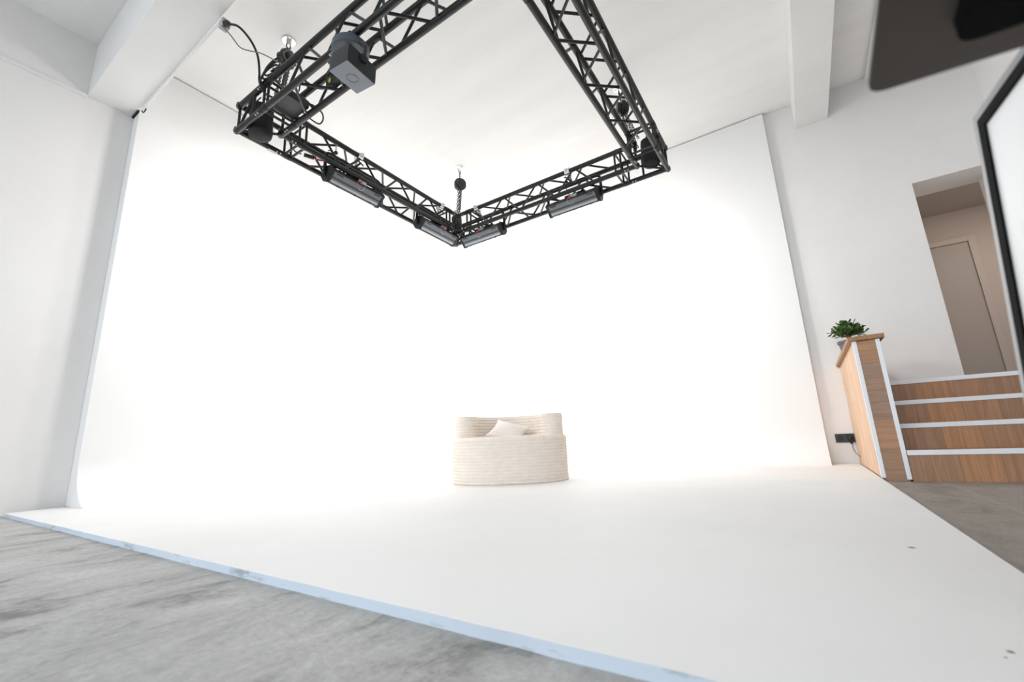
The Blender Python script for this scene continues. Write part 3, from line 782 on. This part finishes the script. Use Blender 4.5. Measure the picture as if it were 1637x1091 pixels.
pw = pillow()
pw.matrix_world = Matrix.Translation((-2.285, 3.385, 0.455)) @ Matrix.Rotation(0.50, 4, 'Z') @ Matrix.Rotation(math.radians(40), 4, 'X') @ Matrix.Rotation(math.radians(-24), 4, 'Z')

# ------------------------------------------------------------------ wooden half wall, stairs, plant
hw = thing('half_wall', 'wood-clad half wall with a pine side and white corner strips beside the stairs', 'half wall', (0.445, 4.7, 0))
X0, X1 = 0.360, 0.507
MB().box((X0 + 0.004, YS + 0.006, 0.0), (X1 - 0.004, YW - 0.001, ZPOST - 0.002)).build('core', 'oak_post', hw, smooth=0)
MB().box((X0, YS + 0.02, HP), (X0 + 0.012, YW - 0.001, ZPOST - 0.001)).build('side_panel', 'pine_panel', hw, smooth=0)
MB().box((X0 + 0.02, YS, 0.0), (X1 - 0.018, YS + 0.012, ZPOST - 0.001)).build('front_panel', 'oak_post', hw, smooth=0)
MB().box((X0 - 0.004, YS - 0.006, HP), (X0 + 0.021, YS + 0.022, ZPOST - 0.001), 0.003).build('corner_strip', 'aluminium_trim', hw, smooth=0)
MB().box((X1 - 0.020, YS - 0.006, 0.012), (X1 + 0.005, YS + 0.022, ZPOST - 0.001), 0.003).build('corner_strip', 'aluminium_trim', hw, smooth=0)
MB().box((X0 - 0.028, YS - 0.03, ZPOST), (X1 + 0.032, YW - 0.001, ZPOST + 0.030), 0.004).build('cap_board', 'oak_cap', hw, smooth=0)

st = thing('staircase', 'brown wood staircase with white nosing strips leading up to the doorway', 'staircase', (1.2, 4.6, 0))
SX0, SX1 = X1 + 0.008, XRW - 0.002
nz = [0.182, 0.355, 0.528, 0.701]; NY = [YS, YS + 0.26, YS + 0.52, YS + 0.78]
zprev = 0.0
for k in range(4):
    y = NY[k]; top = nz[k] + 0.016
    MB().box((SX0, y + 0.004, zprev), (SX1, y + 0.018, nz[k] - 0.014)).build('riser', 'oak_riser', st, smooth=0)
    MB().box((SX0, y - 0.003, nz[k] - 0.016), (SX1, y + 0.03, top), 0.003).build('nosing', 'aluminium_trim', st, smooth=0)
    yb = NY[k + 1] + 0.004 if k < 3 else YW - 0.001
    MB().box((SX0, y + 0.030, nz[k] - 0.014), (SX1, yb, top - 0.002)).build('tread' if k < 3 else 'landing', 'oak_riser', st, smooth=0)
    zprev = top - 0.002

pot = thing('potted_plant', 'jade plant in a grey plastic pot standing on the wooden half wall', 'plant', (0.447, 5.12, ZPOST + 0.030))
px, py, pz = 0.447, 5.12, ZPOST + 0.030
MB().lathe((px, py, pz), [(0.055, 0), (0.066, 0.002), (0.085, 0.135), (0.094, 0.137), (0.096, 0.160), (0.090, 0.162), (0.086, 0.150), (0.02, 0.147)], 36).build('pot', 'pot_grey', pot)
MB().lathe((px, py, pz + 0.148), [(0.085, 0.0), (0.06, 0.006), (0.01, 0.01)], 24).build('soil', 'soil', pot)
stem = MB(); lf = MB(); rnd = random.Random(3)
def leaf(bm, p, d, up, L):
    d = d.normalized(); s = d.cross(up)
    if s.length < 0.05: s = d.orthogonal()
    s.normalize(); n = s.cross(d)
    prof = [(0.0, 0.10), (0.25, 0.48), (0.55, 0.86), (0.80, 0.90), (0.95, 0.55), (1.0, 0.05)]
    rings = []
    for t, wv in prof:
        c = p + d * (L * t) + n * (0.10 * L * t * t)
        rings.append([bm.verts.new(c + s * (wv * L * 0.32 * math.cos(a)) + n * (0.085 * L * max(wv, .2) * math.sin(a))) for a in [2 * PI * k / 8 for k in range(8)]])
    for a, b2 in zip(rings, rings[1:]):
        for i in range(8): bm.faces.new((a[i], a[(i + 1) % 8], b2[(i + 1) % 8], b2[i]))
    bm.faces.new(rings[0][::-1]); bm.faces.new(rings[-1])
base = Vector((px, py, pz + 0.15))
stem.tube(spline([base - Vector((0, 0, 0.02)), base + Vector((0.005, 0, 0.05)), base + Vector((-0.004, 0.0, 0.085))], 4), 0.016, 10)
for k in range(36):
    a = 2 * PI * k / 36 * 3.4; el = rnd.uniform(0.12, 1.45)
    R = rnd.uniform(0.082, 0.122)
    d = Vector((math.cos(a) * math.cos(el) * 1.08, math.sin(a) * math.cos(el) * 1.0, math.sin(el) * 0.98))
    p0 = base + Vector((0, 0, rnd.uniform(0.03, 0.085))); tip = p0 + d * R
    mid = p0 + d * R * 0.5 + Vector((0, 0, 0.012))
    stem.tube(spline([p0, mid, tip], 4), 0.0048, 6)
    for j in range(10):
        t = 0.40 + 0.60 * j / 9
        q = p0 + (tip - p0) * t
        ph = j * 1.57 + k
        o = d.orthogonal().normalized(); o2 = d.cross(o)
        dd = d * (0.5 + 0.5 * (j == 9)) + (o * math.cos(ph) + o2 * math.sin(ph)) * 0.9 + Vector((0, 0, 0.25))
        leaf(lf.bm, q, dd, Vector((0, 0, 1)), rnd.uniform(0.042, 0.060))
stem.build('stem', 'bark', pot); lf.build('foliage', 'leaf', pot, smooth=50)

# wall socket and its plug
ws = thing('wall_socket', 'black double wall socket low on the wall beside the pine panel', 'socket', (0.285, YW, 0.265))
sz = 0.262
MB().box((0.205, YW - 0.010, sz - 0.042), (0.362, YW - 0.0005, sz + 0.042), 0.003).build('plate', 'socket_black', ws, smooth=0)
for x in (0.245, 0.322):
    MB().lathe((x, YW - 0.010, sz), [(0.026, 0.0), (0.026, 0.003), (0.021, 0.003), (0.020, 0.0005), (0.004, 0.0005)], 28, (0, -1, 0)).build('outlet', 'black_rubber', ws)
pl = thing('wall_plug', 'black plug with a thin grey cable in the right-hand wall outlet', 'plug', (0.322, YW - 0.013, sz))
b = MB(); b.lathe((0.322, YW - 0.0135, sz), [(0.020, 0), (0.022, 0.004), (0.021, 0.028), (0.012, 0.034)], 22, (0, -1, 0))
b.tube([(0.322, YW - 0.03, sz), (0.325, YW - 0.034, sz - 0.045), (0.327, YW - 0.034, sz - 0.058)], [0.015, 0.012, 0.006], 12)
b.build('plug_body', 'black_rubber', pl)
MB().tube(spline([(0.327, YW - 0.034, sz - 0.05), (0.328, YW - 0.05, sz - 0.10), (0.336, YW - 0.10, sz - 0.135), (0.346, YW - 0.18, sz - 0.155), (0.3595, YW - 0.24, sz - 0.165)], 8), 0.0035, 8).build('cord', 'grey_cable', pl)

# ------------------------------------------------------------------ near things at the right: framed white panel and the underside of a table
def white_panel():
    A = Vector((0.26, 0.809, 0.775))                       # upper far corner
    e1 = Vector((-0.0822, 0.0, -1.0)).normalized()          # down the far edge
    e2 = Vector((0.0825, -1.0, 0.0)).normalized()           # along the top towards the viewer
    n = e1.cross(e2).normalized()
    if n.x > 0: n = -n
    Hh, Ww, T = 0.50, 0.26, 0.022
    M = Matrix(((e2.x, e1.x, n.x, A.x), (e2.y, e1.y, n.y, A.y), (e2.z, e1.z, n.z, A.z), (0, 0, 0, 1)))
    t = thing('white_panel', 'white panel with black rim and silver edge at the right picture edge', 'panel', (0.25, 0.60, 0))
    def pb(lo, hi, nm, m, bev=0.0):
        b = MB().box(lo, hi, bev); bmesh.ops.transform(b.bm, matrix=M, verts=b.bm.verts)
        return b.build(nm, m, t, smooth=0)
    def rim(nm, m, w, x0, y0, x1, y1, z0, z1):
        b = MB()
        b.box((x0, y0, z0), (x1, y0 + w, z1)).box((x0, y1 - w, z0), (x1, y1, z1)).box((x0, y0 + w, z0), (x0 + w, y1 - w, z1)).box((x1 - w, y0 + w, z0), (x1, y1 - w, z1))
        bmesh.ops.transform(b.bm, matrix=M, verts=b.bm.verts); return b.build(nm, m, t, smooth=0)
    rim('edge_frame', 'silver_frame', 0.012, 0, 0, Ww, Hh, -T, 0.0)
    rim('inner_rim', 'pure_black', 0.016, 0.012, 0.012, Ww - 0.012, Hh - 0.012, -T, 0.001)
    pb((0.026, 0.026, -T + 0.002), (Ww - 0.026, Hh - 0.026, -0.002), 'white_face', 'board_white')
    c = M @ Vector((Ww * 0.62, Hh * 0.6, -T))
    s = MB(); s.tube([c, c + Vector((0.05, 0, -0.02)), (c.x + 0.06, c.y, 0.02)], 0.011, 12); s.box((c.x - 0.02, c.y - 0.10, 0.0), (c.x + 0.16, c.y + 0.10, 0.014), 0.004)
    s.build('stand', 'black_metal', t)
white_panel()

tb = thing('side_table', 'dark brown table seen from below at the upper right corner', 'table', (0.42, 0.1, 0))
k = 0.30; zt = 0.36 + k
def rounded(pts, rads, n=8):
    out = []
    for i, p in enumerate(pts):
        p = Vector(p); a = (Vector(pts[i - 1]) - p).normalized(); c = (Vector(pts[(i + 1) % len(pts)]) - p).normalized()
        r = rads[i]
        for j in range(n + 1):
            t = j / n; q0 = p + a * r; q1 = p + c * r
            out.append(tuple((1 - t) ** 2 * q0 + 2 * t * (1 - t) * p + t * t * q1))
    return out
top = [(0.0946, 0.4787), (0.78, 0.548), (0.80, -0.30), (0.079, -0.02)]
MB().prism(rounded(top, [0.016, 0.03, 0.03, 0.016]), 2, zt, zt + 0.004).build('tabletop', 'table_brown', tb, smooth=0)
br = [(0.142, 0.436), (0.62, 0.470), (0.62, 0.05), (0.125, 0.08)]
MB().prism(rounded(br, [0.018, 0.02, 0.02, 0.015]), 2, zt - 0.012, zt).build('mounting_plate', 'pure_black', tb, smooth=0)
for x, y in ((0.60, 0.40), (0.62, -0.20), (0.16, -0.02)):
    MB().tube([(x, y, 0.0), (x, y, zt)], 0.016, 12).build('leg', 'black_metal', tb)
